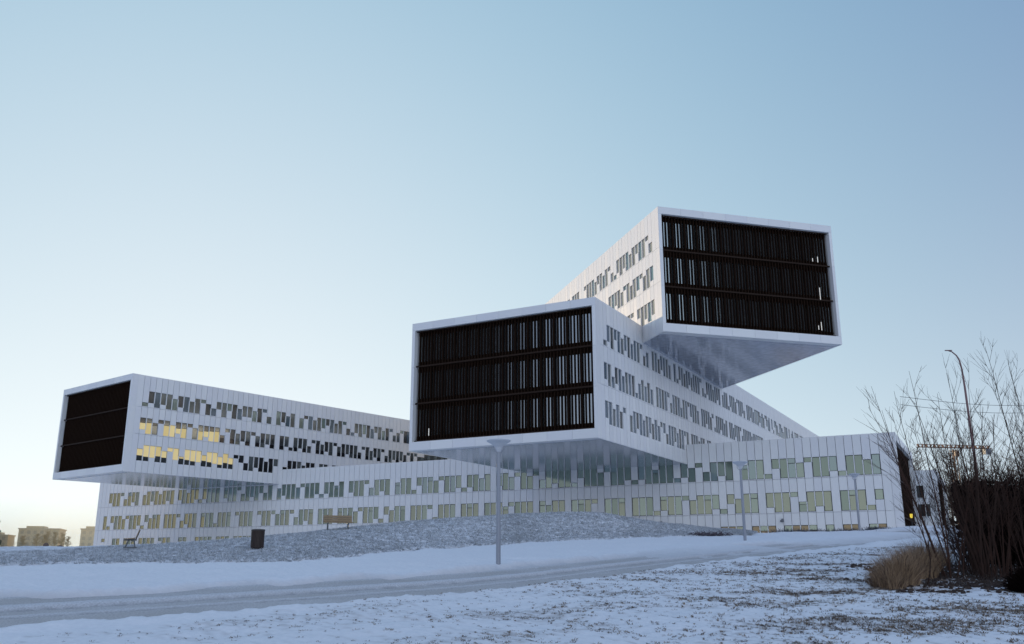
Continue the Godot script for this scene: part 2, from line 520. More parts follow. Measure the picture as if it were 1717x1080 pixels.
func ground():
	var snow := mat("snow", 1, 1, 1, 0.75, 0.0, 0.3)
	snow.vertex_color_use_as_albedo = true
	snow.normal_enabled = true
	snow.normal_texture = normal_texture(3, 0.02, 5.0)
	snow.normal_scale = 0.7
	snow.uv1_triplanar = true; snow.uv1_world_triplanar = true
	snow.uv1_scale = Vector3.ONE * 0.35
	snow.albedo_texture = tint_texture(4, 0.03, Color(0.95, 0.95, 0.955), Color(1, 1, 1))
	var patch := FastNoiseLite.new()
	patch.seed = 77; patch.frequency = 0.22; patch.fractal_octaves = 4
	var speck := FastNoiseLite.new()
	speck.seed = 12; speck.frequency = 2.2; speck.fractal_octaves = 2
	var colour := func(x: float, z: float) -> Color:
		var c := Color(0.95, 0.953, 0.955)
		if z > 14.0 and z < 90.0:
			var d := road_depth(x, z)
			var near_side := 1.0 if x * 1.15 + 22.0 > z - 9.0 else 0.0
			var grassy := (0.42 + 0.50 * smoothstep(-8.0, 12.0, x)) * near_side * smoothstep(-0.4, -2.5, d)
			var t := clampf((patch.get_noise_2d(x * 0.6, z * 1.2) * 0.75 + speck.get_noise_2d(x * 1.2, z * 1.8) * 0.8 - 0.14) * 2.6, 0.0, 1.0) * grassy
			c = c.lerp(Color(0.27, 0.225, 0.19), t * 0.68)
			c = c.lerp(Color(0.45, 0.43, 0.42), smoothstep(-0.9, 0.1, d) * 0.6)
		return c
	var xs := spread([[-2500.0, -400.0, 350.0], [-400.0, -90.0, 31.0], [-90.0, -26.0, 1.6], [-26.0, 26.0, 0.17], [26.0, 60.0, 0.7], [60.0, 400.0, 20.0], [400.0, 2500.0, 350.0]])
	var zs := spread([[-600.0, -50.0, 110.0], [-50.0, 12.0, 4.0], [12.0, 46.0, 0.17], [46.0, 100.0, 0.6], [100.0, 220.0, 5.0], [220.0, 600.0, 38.0], [600.0, 3600.0, 500.0]])
	var f := sheet(xs, zs, field_height, colour)
	tag(build(f, "snow_field", snow), "wide snow covered ground with dead grass poking through in the foreground", "ground", "", "structure")

	# the road: gritty lanes with a snowy ridge between them
	var grit := mat("road_grit", 1, 1, 1, 0.85, 0.0, 0.3)
	grit.vertex_color_use_as_albedo = true
	grit.albedo_texture = tint_texture(8, 0.05, Color(0.76, 0.75, 0.74), Color(1, 1, 1), 512, 6)
	grit.uv1_triplanar = true; grit.uv1_world_triplanar = true; grit.uv1_scale = Vector3.ONE * 0.5
	grit.normal_enabled = true; grit.normal_texture = normal_texture(6, 0.06, 4.0); grit.normal_scale = 0.6
	var rf := Faces.new()
	rf.tinted = true
	var lanes := 70; var steps := 700
	for j in steps + 1:
		var t := float(j) / steps
		var a := along(road_near, t); var b := along(road_far, t)
		for i in lanes + 1:
			var u := float(i) / lanes
			var uu := u + 0.018 * lumps.get_noise_2d(t * 260.0, u * 3.0) * sin(u * PI)
			var p := a.lerp(b, u)
			var rut := exp(-pow((uu - 0.19) / 0.12, 6.0)) + exp(-pow((uu - 0.43) / 0.07, 6.0)) + exp(-pow((uu - 0.82) / 0.11, 6.0)) + 0.8 * exp(-pow((uu - 0.66) / 0.045, 4.0))
			var groove := exp(-pow((uu - 0.49) / 0.016, 2.0)) + exp(-pow((uu - 0.615) / 0.016, 2.0)) + 0.7 * exp(-pow((uu - 0.30) / 0.012, 2.0)) + 0.7 * exp(-pow((uu - 0.74) / 0.012, 2.0))
			var ridge := exp(-pow((uu - 0.55) / 0.055, 2.0))
			var y := land(p.x, p.y) - 0.10 - 0.035 * minf(rut, 1.0) - 0.035 * groove + 0.09 * ridge + 0.012 * fine.get_noise_2d(p.x * 2.0, p.y * 2.0) - 0.12 * smoothstep(0.05, 0.0, minf(u, 1.0 - u))
			rf.v.append(w(p.x, y, p.y)); rf.n.append(Vector3.UP)
			var c := Color(0.88, 0.88, 0.89).lerp(Color(0.70, 0.675, 0.65), clampf(rut * (0.75 + 0.5 * lumps.get_noise_2d(p.x, p.y)), 0.0, 1.0))
			c = c.lerp(Color(0.34, 0.33, 0.33), clampf(groove * (0.55 + 0.6 * fine.get_noise_2d(p.x, p.y)), 0.0, 0.8))
			rf.c.append(c.lerp(Color(0.90, 0.91, 0.93), ridge * 0.85))
	smooth_grid(rf, lanes + 1, steps + 1, true)
	tag(build(rf, "road", grit), "gritted snowy road climbing to the right past the lamp posts", "road", "", "structure")

	# the frosted bank in front of the building
	var frost := mat("frosted_turf", 1, 1, 1, 0.9, 0.0, 0.2)
	frost.vertex_color_use_as_albedo = true
	frost.normal_enabled = true; frost.normal_texture = normal_texture(15, 0.12, 6.0); frost.normal_scale = 0.28
	frost.uv1_triplanar = true; frost.uv1_world_triplanar = true; frost.uv1_scale = Vector3.ONE * 0.4
	var mf := Faces.new()
	mf.tinted = true
	var nu := 640; var nv := 190
	for j in nv + 1:
		for i in nu + 1:
			var p := bank_point(float(i) / nu, float(j) / nv)
			mf.v.append(w(p.x, p.y, p.z)); mf.n.append(Vector3.UP)
			var s := clampf(0.5 + 0.8 * speck.get_noise_2d(p.x * 1.1, p.z * 2.6) + 0.8 * patch.get_noise_2d(p.x * 0.8, p.z * 6.0), 0.0, 1.0)
			mf.c.append(Color(0.60, 0.61, 0.625).lerp(Color(0.92, 0.925, 0.93), s))
	smooth_grid(mf, nu + 1, nv + 1)
	tag(build(mf, "grass_bank", frost), "long low bank of frosted grass between road and building", "ground", "", "structure")

var bank_foot := [Vector2(-46, 36.5), Vector2(-30, 39), Vector2(-21.8, 40.1), Vector2(-16.3, 41.5), Vector2(-11.8, 42.4), Vector2(-8.4, 45.3), Vector2(-5.6, 52), Vector2(-1.1, 58.2), Vector2(1.7, 62), Vector2(6, 66), Vector2(10.8, 70), Vector2(15.8, 72.6), Vector2(19, 74)]
var bank_top := [Vector2(-58, 50), Vector2(-38, 50), Vector2(-26.8, 50), Vector2(-20.4, 51.8), Vector2(-15, 53.5), Vector2(-10.7, 57.6), Vector2(-6.7, 66.2), Vector2(-1.3, 71.8), Vector2(2, 76.3), Vector2(7.1, 78), Vector2(12.4, 80), Vector2(17.6, 80.4), Vector2(21, 80)]
var bank_rise := [Vector2(-0.10, 0), Vector2(-0.10, 0), Vector2(-0.10, 0), Vector2(0.18, 0), Vector2(0.50, 0), Vector2(0.88, 0), Vector2(1.28, 0), Vector2(1.54, 0), Vector2(1.74, 0), Vector2(1.72, 0), Vector2(0.98, 0), Vector2(0.36, 0), Vector2(0.0, 0)]

func bank_point(u: float, v: float) -> Vector3:
	var a := along(bank_foot, u); var b := along(bank_top, u)
	var wav := 0.05 * lumps.get_noise_2d(u * 300.0, 3.0)
	var t := v * 2.2 + wav * (1.0 - smoothstep(0.0, 0.3, v))
	var p := a + (b - a) * t
	var rise: float = along(bank_rise, u).x
	var shape := smoothstep(0.0, 1.0, t) if t < 1.0 else 1.0 - smoothstep(1.0, 2.2, t)
	var thick := 0.09 * smoothstep(0.0, 0.06, t) * (1.0 - smoothstep(2.05, 2.2, t)) - 0.10 * (1.0 - smoothstep(0.0, 0.03, t)) - 0.15 * smoothstep(2.0, 2.2, t)
	return Vector3(p.x, land(p.x, p.y) + rise * shape + thick + 0.06 * lumps.get_noise_2d(p.x, p.y) + 0.05 * fine.get_noise_2d(p.x, p.y), p.y)

func on_bank(x: float, z: float) -> float:               # the bank's height at a place, found by stepping over it
	var best := 1e9; var y := land(x, z)
	for i in 161:
		for j in 61:
			var p := bank_point(i / 160.0, j / 60.0)
			var d := Vector2(p.x - x, p.z - z).length_squared()
			if d < best: best = d; y = p.y
	return y

func buildings():
	var whites := []
	for k in 4:
		var q: float = [0.77, 0.745, 0.79, 0.755][k]
		whites.append(mat("white_panel_%s" % ["plain", "dull", "bright", "cool"][k], q, q, q * [1.0, 1.01, 1.0, 1.02][k], [0.34, 0.4, 0.3, 0.36][k], 0.0, 0.45))
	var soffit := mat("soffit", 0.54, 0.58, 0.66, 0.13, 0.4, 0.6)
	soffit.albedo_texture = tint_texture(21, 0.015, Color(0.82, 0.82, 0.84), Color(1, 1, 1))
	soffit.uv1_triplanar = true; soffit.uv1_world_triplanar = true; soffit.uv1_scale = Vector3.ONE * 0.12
	var g := func(key: String, r: float, gr: float, b: float, metal := 0.7) -> StandardMaterial3D: return mat("glass_" + key, r, gr, b, 0.07, metal, 0.6)
	var dark1: StandardMaterial3D = g.call("black", 0.035, 0.035, 0.04)
	var dark2: StandardMaterial3D = g.call("smoke", 0.10, 0.105, 0.105)
	var grey1: StandardMaterial3D = g.call("grey", 0.18, 0.20, 0.20)
	var grey2: StandardMaterial3D = g.call("mist", 0.24, 0.30, 0.285)
	var blue1: StandardMaterial3D = g.call("slate", 0.13, 0.175, 0.22)
	var blue2: StandardMaterial3D = g.call("steel", 0.19, 0.235, 0.28)
	var green1: StandardMaterial3D = g.call("moss", 0.20, 0.245, 0.20)
	var green2: StandardMaterial3D = g.call("sage", 0.255, 0.305, 0.255)
	var green3: StandardMaterial3D = g.call("olive", 0.25, 0.275, 0.21)
	var straw: StandardMaterial3D = g.call("straw", 0.33, 0.31, 0.17)
	var ochre: StandardMaterial3D = g.call("ochre", 0.21, 0.165, 0.10)
	var sand1: StandardMaterial3D = g.call("sand", 0.42, 0.37, 0.28, 0.3)
	var sand2: StandardMaterial3D = g.call("clay", 0.30, 0.26, 0.20, 0.3)
	var glowing2 := mat("window_reflection_pale", 0.7, 0.55, 0.25, 0.4)  # warm reflection painted as an emissive pane, no lamp behind it
	glowing2.emission_enabled = true; glowing2.emission = Color(1.0, 0.86, 0.5); glowing2.emission_energy_multiplier = 0.26
	var glowing := mat("window_reflection_yellow", 0.72, 0.57, 0.27, 0.4)  # brighter tone of the same painted reflection
	glowing.emission_enabled = true
	glowing.emission = Color(1.0, 0.89, 0.60)
	glowing.emission_energy_multiplier = 0.31

	# upper right wing
	var upper_rows := ["..ltFFuFLFUFUbltFLFuLFFFtb.FUFLtUFFl.bUFFLtFUF", "..UFLtUFLFtLFUFF.bUFLtFFUFLl.FUFFtLFUbFFLFUFtF", "..UFUFu.tFLFFUbFFLtFUF.lUFFLFUtFFLUbFFUF.LFFtU"]
	var b: Node3D = wing("upper_wing", "topmost white cantilevered office wing jutting right with dark louvred end", w(16.74, 25.03, 97.15), 15.948, 22.91, 14.85, 140.0, 0, 0.98, [10.09, 6.05, 2.0], 2.3, upper_rows, 34, whites, func(i, r): return [[sand1, sand2, sand1, grey2][(i * 3 + r) % 4]], true)
	glimpses(b, [[20.6, 1.9, 1.0], [20.8, 5.9, 1.5], [20.9, 10.2, 0.7], [20.2, 10.1, 0.4], [20.2, 1.7, 0.5]])
	# middle wing
	var middle_rows := ["..bUFuFLUFLFFtlL.FFLUFFL.FbUFLFULFFFtlbUFFLFUF.LFFbUFFLtFFUl.FFUFLF", "..UFlUFLFFFbLFLFL.FFFFtlFFFlFFtUFFL.FFUFLtbFFUFLF.FFLUFFtlFFUFFLFUF", "..UFLFLt.LFUFLFULFLtulFFULFFtF.FFULFFbUF.LFFtFFUL.FFUFLFFtbUFFLFUFF"]
	b = wing("middle_wing", "white office wing in the centre with louvred end facing the lamp post", w(-11.54, 12.34, 101.55), -28.718, 23.0, 14.71, 140.0, 1, 0.975, [10.02, 5.80, 1.75], 2.37, middle_rows, 34, whites, func(i, r): return [[blue1, blue2, blue1, dark2, grey1][(i * 7 + r * 3) % 5]], true)
	glimpses(b, [[2.35, 1.75, 0.8]])
	# left wing
	var left_rows := ["..bUFUFLUFLFtLluFuFLUULFtl.FULF.LtFLFUuFLFtlbUFUFLuFLFtlLtF", "..UFLtFLUFtLFUFFltFLUFtLFUF.FUbFUFltFLUFtLFUFFltFLUFtlFUFULtFt", "..LFUFLtUlFFULFULFLtulFUFLFu.lFFFLFF.FF.FUFLtFFU.LFFUFbFFLtFU"]
	wing("left_wing", "white office wing on the left with black louvred end and reflections painted as yellow lit windows", w(-69.24, 12.517, 138.06), -38.725, 20.23, 13.72, 126.0, 1, 0.9225, [9.33, 5.48, 1.67], 2.194, left_rows, 46, whites,
		func(i, r):  # yellow reflection painted on the near panes, each split where it stops
			if r == 1 and i < 16: return [glowing2 if (i * 5) % 3 == 0 else (glowing if (i * 5) % 7 < 6 else grey1), dark2 if i % 3 else grey1, 6.80 + 0.09 * (i % 4)]
			if r == 2 and i < 19: return [dark2, glowing2 if i % 4 == 1 else (glowing if (i * 3) % 8 < 7 else grey2), 2.15 + 0.11 * ((i * 3) % 4)]
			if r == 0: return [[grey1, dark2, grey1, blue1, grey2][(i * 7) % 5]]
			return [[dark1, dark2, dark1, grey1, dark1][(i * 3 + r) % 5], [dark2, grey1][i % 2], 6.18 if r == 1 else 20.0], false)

	# the long block that carries the wings
	var low_rows := ["..FLFFbUFFtLFFubFFL.FUFltLUbFFLFUbUFFtLFFubFFUFltLFtLFU.FLFUbUFFtLFFubFFL.FUFltFFU.FLFUbUFFtLFFUL.FluFUFltFFU.FFFUbUFLFU.FUFLFUFL.FUFltFFU.FLFUb",
		"..ubFFF.FUFltFFU.FFLubUFFLtFFUbFFF.FFFbtFFF.FFLF.FFFtLFFF.FFF.FFFbtFFF.FFLubUFFtLFFF.FFF.FUFltFFLtFFt.FFFt.FFFbFFF.FFUltFFF.FFLubUFFtLFFubFFF",
		"..uu.uubu.FFFUbFFF.FFF.lFFF.FFFtFFF.FFF.bFFF.FFF.tFFF.FFF.FFFb.FFF.FFF.FFFtFFF.FFF.FFFbFFF.FFF.FFF.FFFtFFF.FFF.FFFF..FFl.FFtbFFFF.FFF.FF..tFFF.FL"]
	b = thing("podium_block", "long white lower office block with greenish windows carrying the upper wings", "office building", w(43.87, 4.283, 103.64), deg_to_rad(-27.62))
	var length := 133.3
	var core := mat("core_grey", 0.11, 0.115, 0.125, 0.8)
	piece("core_wall", b, Vector3(-length * 0.5 - 0.65, 3.4, -11.5), Vector3(length - 1.3, 13.6, 22.62), core)
	piece("roof", b, Vector3(-length * 0.5 - 0.66, 10.36, -11.5), Vector3(length - 1.4, 0.24, 22.55), mat("roof_grey", 0.6, 0.62, 0.66, 0.7))
	facade(b, Vector3(0, 0, 0), Vector3(-1, 0, 0), Vector3(0, 0, 1), 0.9453, 141, 10.54, -3.2, [5.84, 1.85, -2.0], 2.30, low_rows, 64, whites,
		func(i, r):
			if r == 2: return [[ochre, ochre, green3, ochre, green2][(i * 3) % 5] if i < 30 else [straw, green3, straw, green1][i % 4]]
			if i > 112: return [[straw, straw, green3, straw][(i * 3 + r) % 4]]
			if r == 1: return [[green3, green3, green1, green3, green2][(i * 7) % 5]]
			return [[green1, grey2, green1, green2, green1][(i * 3) % 5]])
	facade(b, Vector3(-length, 0, -23), Vector3(1, 0, 0), Vector3(0, 0, -1), 0.9453, 141, 10.54, -3.2, [5.84, 1.85, -2.0], 2.30, low_rows, 0, whites, func(i, r): return [green1], true)
	louvred_end(b, 22.9, 13.7, 0.5, 0.0, 0.9, whites, false, Basis(Vector3.UP, PI * 0.5), Vector3(-0.02, -3.16, -0.05))
	var sides := Faces.new()
	for k in 23: sides.box(Vector3(-length + 0.09, 3.66, -0.5 - k * 0.978), Vector3(0.18, 13.7, 0.95))
	build(sides, "end_cladding", whites[1], b, "stuff")
	# small fittings on its wall
	for s in [13.35, 28.3]:
		var lamp := thing("wall_lamp", "small grey wall lamp %s on the long white block" % ["above the brown basement windows" if s < 20 else "just right of the grass bank's top"], "wall lamp", b.transform * Vector3(-s, 0.95, 0.0), deg_to_rad(-27.62), "wall lamps on the podium")
		var f := Faces.new(); f.box(Vector3(0, 0, 0.05), Vector3(0.22, 0.3, 0.1)); f.box(Vector3(0, 0.05, 0.2), Vector3(0.08, 0.08, 0.3))
		build(f, "bracket", mat("fitting_grey", 0.16, 0.17, 0.19, 0.5), lamp)
		f = Faces.new(); f.lathe(Vector3(0, -0.28, 0.36), PackedVector2Array([Vector2(0.0, 0), Vector2(0.2, 0.02), Vector2(0.24, 0.16), Vector2(0.09, 0.34), Vector2(0.0, 0.36)]), 14)
		build(f, "lamp_shade", mat("fitting_grey", 0.16, 0.17, 0.19, 0.5), lamp)
	var door_lamp := thing("door_lamp", "small yellow lit lamp in the dark end of the long block", "lamp", b.transform * Vector3(-0.25, 1.35, -13.2), deg_to_rad(62.38))
	var df := Faces.new(); df.box(Vector3(0, -0.7, 0), Vector3(0.12, 1.6, 0.12))
	build(df, "post", mat("fitting_dark", 0.05, 0.05, 0.05, 0.5), door_lamp)
	df = Faces.new(); df.box(Vector3(0, 0.36, 0), Vector3(0.3, 0.5, 0.3))
	var glow := mat("lit_lamp_yellow", 0.8, 0.7, 0.2, 0.4)
	glow.emission_enabled = true; glow.emission = Color(1, 0.85, 0.15); glow.emission_energy_multiplier = 0.8
	build(df, "lamp_head", glow, door_lamp)

	# the block behind it on the right, half hidden by the shrubs
	var rows2 := ["..FF..t.FF..Ub.FF..FF..UU..FF", ".FF..Ub..FF..tF..FF..UF..FF..", "..b..FF.tU..FF..bF..FF..UF..F"]
	b = thing("rear_block", "lower white office block behind the long block's dark end", "office building", w(58.0, 4.9, 125.0), deg_to_rad(-27.62))
	piece("core_wall", b, Vector3(-15.65, 3.0, -11.5), Vector3(28.7, 9.4, 22.62), core)
	piece("roof", b, Vector3(-15.66, 7.6, -11.5), Vector3(28.6, 0.24, 22.55), mat("roof_grey", 0.6, 0.62, 0.66, 0.7))
	facade(b, Vector3.ZERO, Vector3(-1, 0, 0), Vector3(0, 0, 1), 0.945, 30, 7.8, -1.0, [4.1, 1.6, -0.8], 1.6, rows2, 12, whites, func(i, r): return [dark2])
	louvred_end(b, 22.9, 8.8, 0.5, 0.0, 0.6, whites, false, Basis(Vector3.UP, PI * 0.5), Vector3(-0.02, -1.0, -0.05))

	# masts on the roofs
	for m in [[-83.0, 172.0, 3.2, "slim aerial mast on the left wing's roof", -59.6], [0, 0, 0, "", 0]]:
		if m[2] == 0: continue
		var mast := thing("aerial_mast", m[3], "aerial", w(m[4], 26.1, 166.6))
		var f := Faces.new()
		f.tube(PackedVector3Array([Vector3.ZERO, Vector3(0, 5.2, 0)]), PackedFloat32Array([0.08, 0.05]), 6)
		build(f, "pole", mat("fitting_grey", 0.16, 0.17, 0.19, 0.5), mast)
		f = Faces.new()
		f.box(Vector3(0, 0.05, 0), Vector3(0.5, 0.1, 0.5))
		build(f, "base_plate", mat("fitting_grey", 0.16, 0.17, 0.19, 0.5), mast)

func glimpses(b: Node3D, list: Array):                   # ceiling lamps seen between the fins
	var m := mat("lit_lamp_white", 0.9, 0.9, 0.85, 0.5)
	m.emission_enabled = true; m.emission = Color(1, 0.95, 0.85); m.emission_energy_multiplier = 0.35
	for g in list:
		piece("lit_lamp", b, Vector3(g[0], g[1] + 0.3, -0.43), Vector3(0.06, g[2], 0.05), m)

func far_things():
	var pale := mat("far_render_hazed", 0.78, 0.64, 0.40, 0.85)  # golden haze is put into the wall, pane and roof colours here
	var pane := mat("far_glass_hazed", 0.58, 0.48, 0.31, 0.3, 0.0)
	var roof := mat("far_roof_hazed", 0.75, 0.62, 0.42, 0.8)
	# houses beyond the snow field on the left: x, z, width, depth, storeys, label
	for h in [[-193.0, 352.0, 7.0, 12.0, 2, "far pale building cut by the left edge"], [-177.5, 352.0, 13.5, 16.0, 3, "far stepped pale building behind the snow field"], [-159.0, 356.0, 9.0, 14.0, 3, "far pale building beside the left end of the long block"]]:
		var y := land(h[0], h[1])
		var b: Node3D = thing("far_building", h[5], "building", w(h[0], y, h[1]), 0.3)
		var tall: float = h[4] * 2.2
		var f := Faces.new(); f.box(Vector3(0, tall * 0.5 - 0.5, 0), Vector3(h[2], tall + 1.0, h[3])); build(f, "wall", pale, b)
		f = Faces.new(); f.box(Vector3(0, tall + 0.2, 0), Vector3(h[2] + 0.6, 0.4, h[3] + 0.6)); build(f, "roof", roof, b)
		f = Faces.new(); f.box(Vector3(-h[2] * 0.15, tall + 0.7, 0), Vector3(h[2] * 0.45, 1.2, h[3] * 0.5)); build(f, "penthouse", pale, b)
		for s in h[4]:
			for k in int(h[2] / 2.2):
				var wf := Faces.new(); wf.box(Vector3(-h[2] * 0.5 + 1.2 + k * 2.2, s * 2.15 + 1.2, h[3] * 0.5 + 0.02), Vector3(1.1, 1.2, 0.08))
				build(wf, "window", pane, b)
	# far trees
	var bark := mat("far_bark_hazed", 0.52, 0.37, 0.17, 0.9)  # bark paled and yellowed to carry the golden haze
	for k in 7:
		var x: float = -173.0 + k * 2.3 + (k % 2) * 0.6
		far_tree(w(x, land(x, 330.0) - 0.2, 330.0 + (k % 3) * 4.0), 5.0 + (k * 37 % 5) * 0.55, bark, "hazy bare tree %s" % ["nearest the stepped far building", "second from the stepped far building", "with a narrow crown among the far left trees", "in the middle of the far left trees", "with a wide crown among the far left trees", "second from the pale far building", "nearest the pale far building on the left"][k], "bare trees beyond the snow field")
	for k in 3:
		var x: float = -206.5 + k * 3.1
		far_tree(w(x, land(x, 380.0) - 0.2, 380.0), 3.6 + (k * 29 % 4) * 0.4, bark, "low hazy tree %s" % ["nearest the far building at the left edge", "in the gap between two far pale buildings", "just left of the stepped far building"][k], "low trees at the far left edge")
	# wooded rise at the right
	var wood := Faces.new()
	for k in 60:
		var x := rng.randf_range(58.0, 120.0); var z := rng.randf_range(150.0, 185.0)
		var p := w(x, land(x, z), z)
		var tall := rng.randf_range(9.0, 16.5)
		wood.tube(stem_points(p, Vector3(0, 1, 0), tall, 5, 0.04), taper(6, 0.16, 0.03), 5, false)
		for q in 34:
			var u := rng.randf_range(0.25, 0.95)
			var a := rng.randf() * TAU
			var from := p + Vector3.UP * tall * u
			var tp := stem_points(from, Vector3(cos(a), rng.randf_range(0.2, 0.9), sin(a)), tall * 0.26 * (1.2 - u) + 0.8, 4, 0.2)
			wood.tube(tp, taper(5, 0.05, 0.015), 3, false)
			for e in 4:
				var a2 := rng.randf() * TAU
				wood.tube(stem_points(tp[1 + e % 3], Vector3(cos(a2), 0.5, sin(a2)), 1.3, 3, 0.25), taper(4, 0.03, 0.012), 3, false)
	tag(build(wood, "bare_wood", mat("wood_bark", 0.17, 0.12, 0.085, 0.9)), "brownish leafless wood on the rise behind the shrubs", "wood", "", "stuff")
	# unseen spruces added beyond the left frame edge to block the low sun
	var spruce := Faces.new()
	for k in 380:
		var x := rng.randf_range(-330.0, -164.0); var z := rng.randf_range(288.0, 346.0)
		if x > -0.568 * z: continue
		var p := w(x, land(x, z) - 0.3, z)
		var tall := rng.randf_range(26.0, 33.0)
		spruce.tube(PackedVector3Array([p, p + Vector3.UP * tall]), PackedFloat32Array([0.25, 0.05]), 5, false)
		for q in 9:
			var y0 := tall * (0.10 + 0.095 * q)
			var rad := tall * 0.17 * (1.05 - q / 9.5)
			for e in 9:
				var a := TAU * (e + rng.randf()) / 9.0
				var tip := p + Vector3(cos(a) * rad, y0 - 0.1 * rad, sin(a) * rad)
				var side := Vector3(-sin(a), 0, cos(a)) * rad * 0.34
				spruce.quad(p + Vector3.UP * (y0 + rad * 0.55), tip + side, tip - Vector3.UP * rad * 0.25, tip - side)
	tag(build(spruce, "added_spruce_wood", mat("spruce_green", 0.045, 0.06, 0.04, 0.9)), "unseen dark spruce wood added on the far left to shade the foreground", "wood", "", "stuff")
	# tower crane
	var rust := mat("crane_orange", 0.21, 0.115, 0.075, 0.6)
	var crane := thing("tower_crane", "orange tower crane with a long jib above the shrubs", "crane", w(145.5, 6.0, 300.0), 0.18)
	var cf := Faces.new()
	for a in [[-0.7, -0.7], [0.7, -0.7], [-0.7, 0.7], [0.7, 0.7]]: cf.box(Vector3(a[0], 15.0, a[1]), Vector3(0.22, 32.0, 0.22))
	for k in 15: cf.box(Vector3(0, 1.0 + k * 2.1, 0), Vector3(1.5, 0.14, 1.5))
	build(cf, "mast", rust, crane)
	cf = Faces.new()
	for a in [[-0.5, 0.0], [0.5, 0.0], [0.0, 0.9]]: cf.box(Vector3(0.5, 31.6 + a[1], a[0]), Vector3(27.0, 0.2, 0.2))
	for k in 18: cf.box(Vector3(-12.5 + k * 1.5, 32.0, 0), Vector3(0.14, 1.0, 0.9), Basis(Vector3.FORWARD, 0.6 if k % 2 else -0.6))
	build(cf, "jib", rust, crane)
	cf = Faces.new(); cf.box(Vector3(0.2, 29.6, 1.0), Vector3(1.6, 2.0, 1.4)); build(cf, "cab", mat("crane_cab", 0.30, 0.19, 0.12, 0.5), crane)
	cf = Faces.new(); cf.box(Vector3(12.5, 30.6, 0), Vector3(2.2, 1.8, 1.6)); build(cf, "counterweight", mat("fitting_grey", 0.16, 0.17, 0.19, 0.5), crane)
	# wires
	for k in 2:
		var wf := Faces.new()
		var pts := PackedVector3Array()
		for q in 13:
			var t := q / 12.0
			pts.append(w(lerpf(52.0, 92.0, t), lerpf(20.8, 24.2, t) + k * 1.1 - 1.2 * sin(PI * t), lerpf(120.0, 140.0, t)))
		wf.tube(pts, taper(13, 0.03, 0.03), 4, false)
		tag(build(wf, "overhead_wire", mat("fitting_dark", 0.05, 0.05, 0.05, 0.5)), ["lower thin overhead wire right of the curved street lamp", "upper thin overhead wire right of the curved street lamp"][k], "wire", "overhead wires on the right")

func far_tree(at: Vector3, tall: float, bark: Material, label: String, group: String):
	var t := thing("bare_tree", label, "tree", at, 0.0, group)
	var f := Faces.new()
	f.tube(stem_points(Vector3.ZERO, Vector3.UP, tall * 0.8, 4, 0.05), taper(5, 0.14, 0.04), 5, false)
	build(f, "trunk", bark, t)
	f = Faces.new()
	for q in 46:
		var a := rng.randf() * TAU
		var u := rng.randf_range(0.12, 0.8)
		var tp := stem_points(Vector3.UP * tall * u, Vector3(cos(a), rng.randf_range(0.2, 1.0), sin(a)), tall * 0.34 * (1.1 - u) + 0.3, 3, 0.2)
		f.tube(tp, taper(4, 0.07, 0.03), 3, false)
		for e in 3:
			var a2 := rng.randf() * TAU
			f.tube(stem_points(tp[1 + e % 2], Vector3(cos(a2), 0.6, sin(a2)), tall * 0.15, 2, 0.2), taper(3, 0.045, 0.025), 3, false)
	build(f, "crown", bark, t, "stuff")

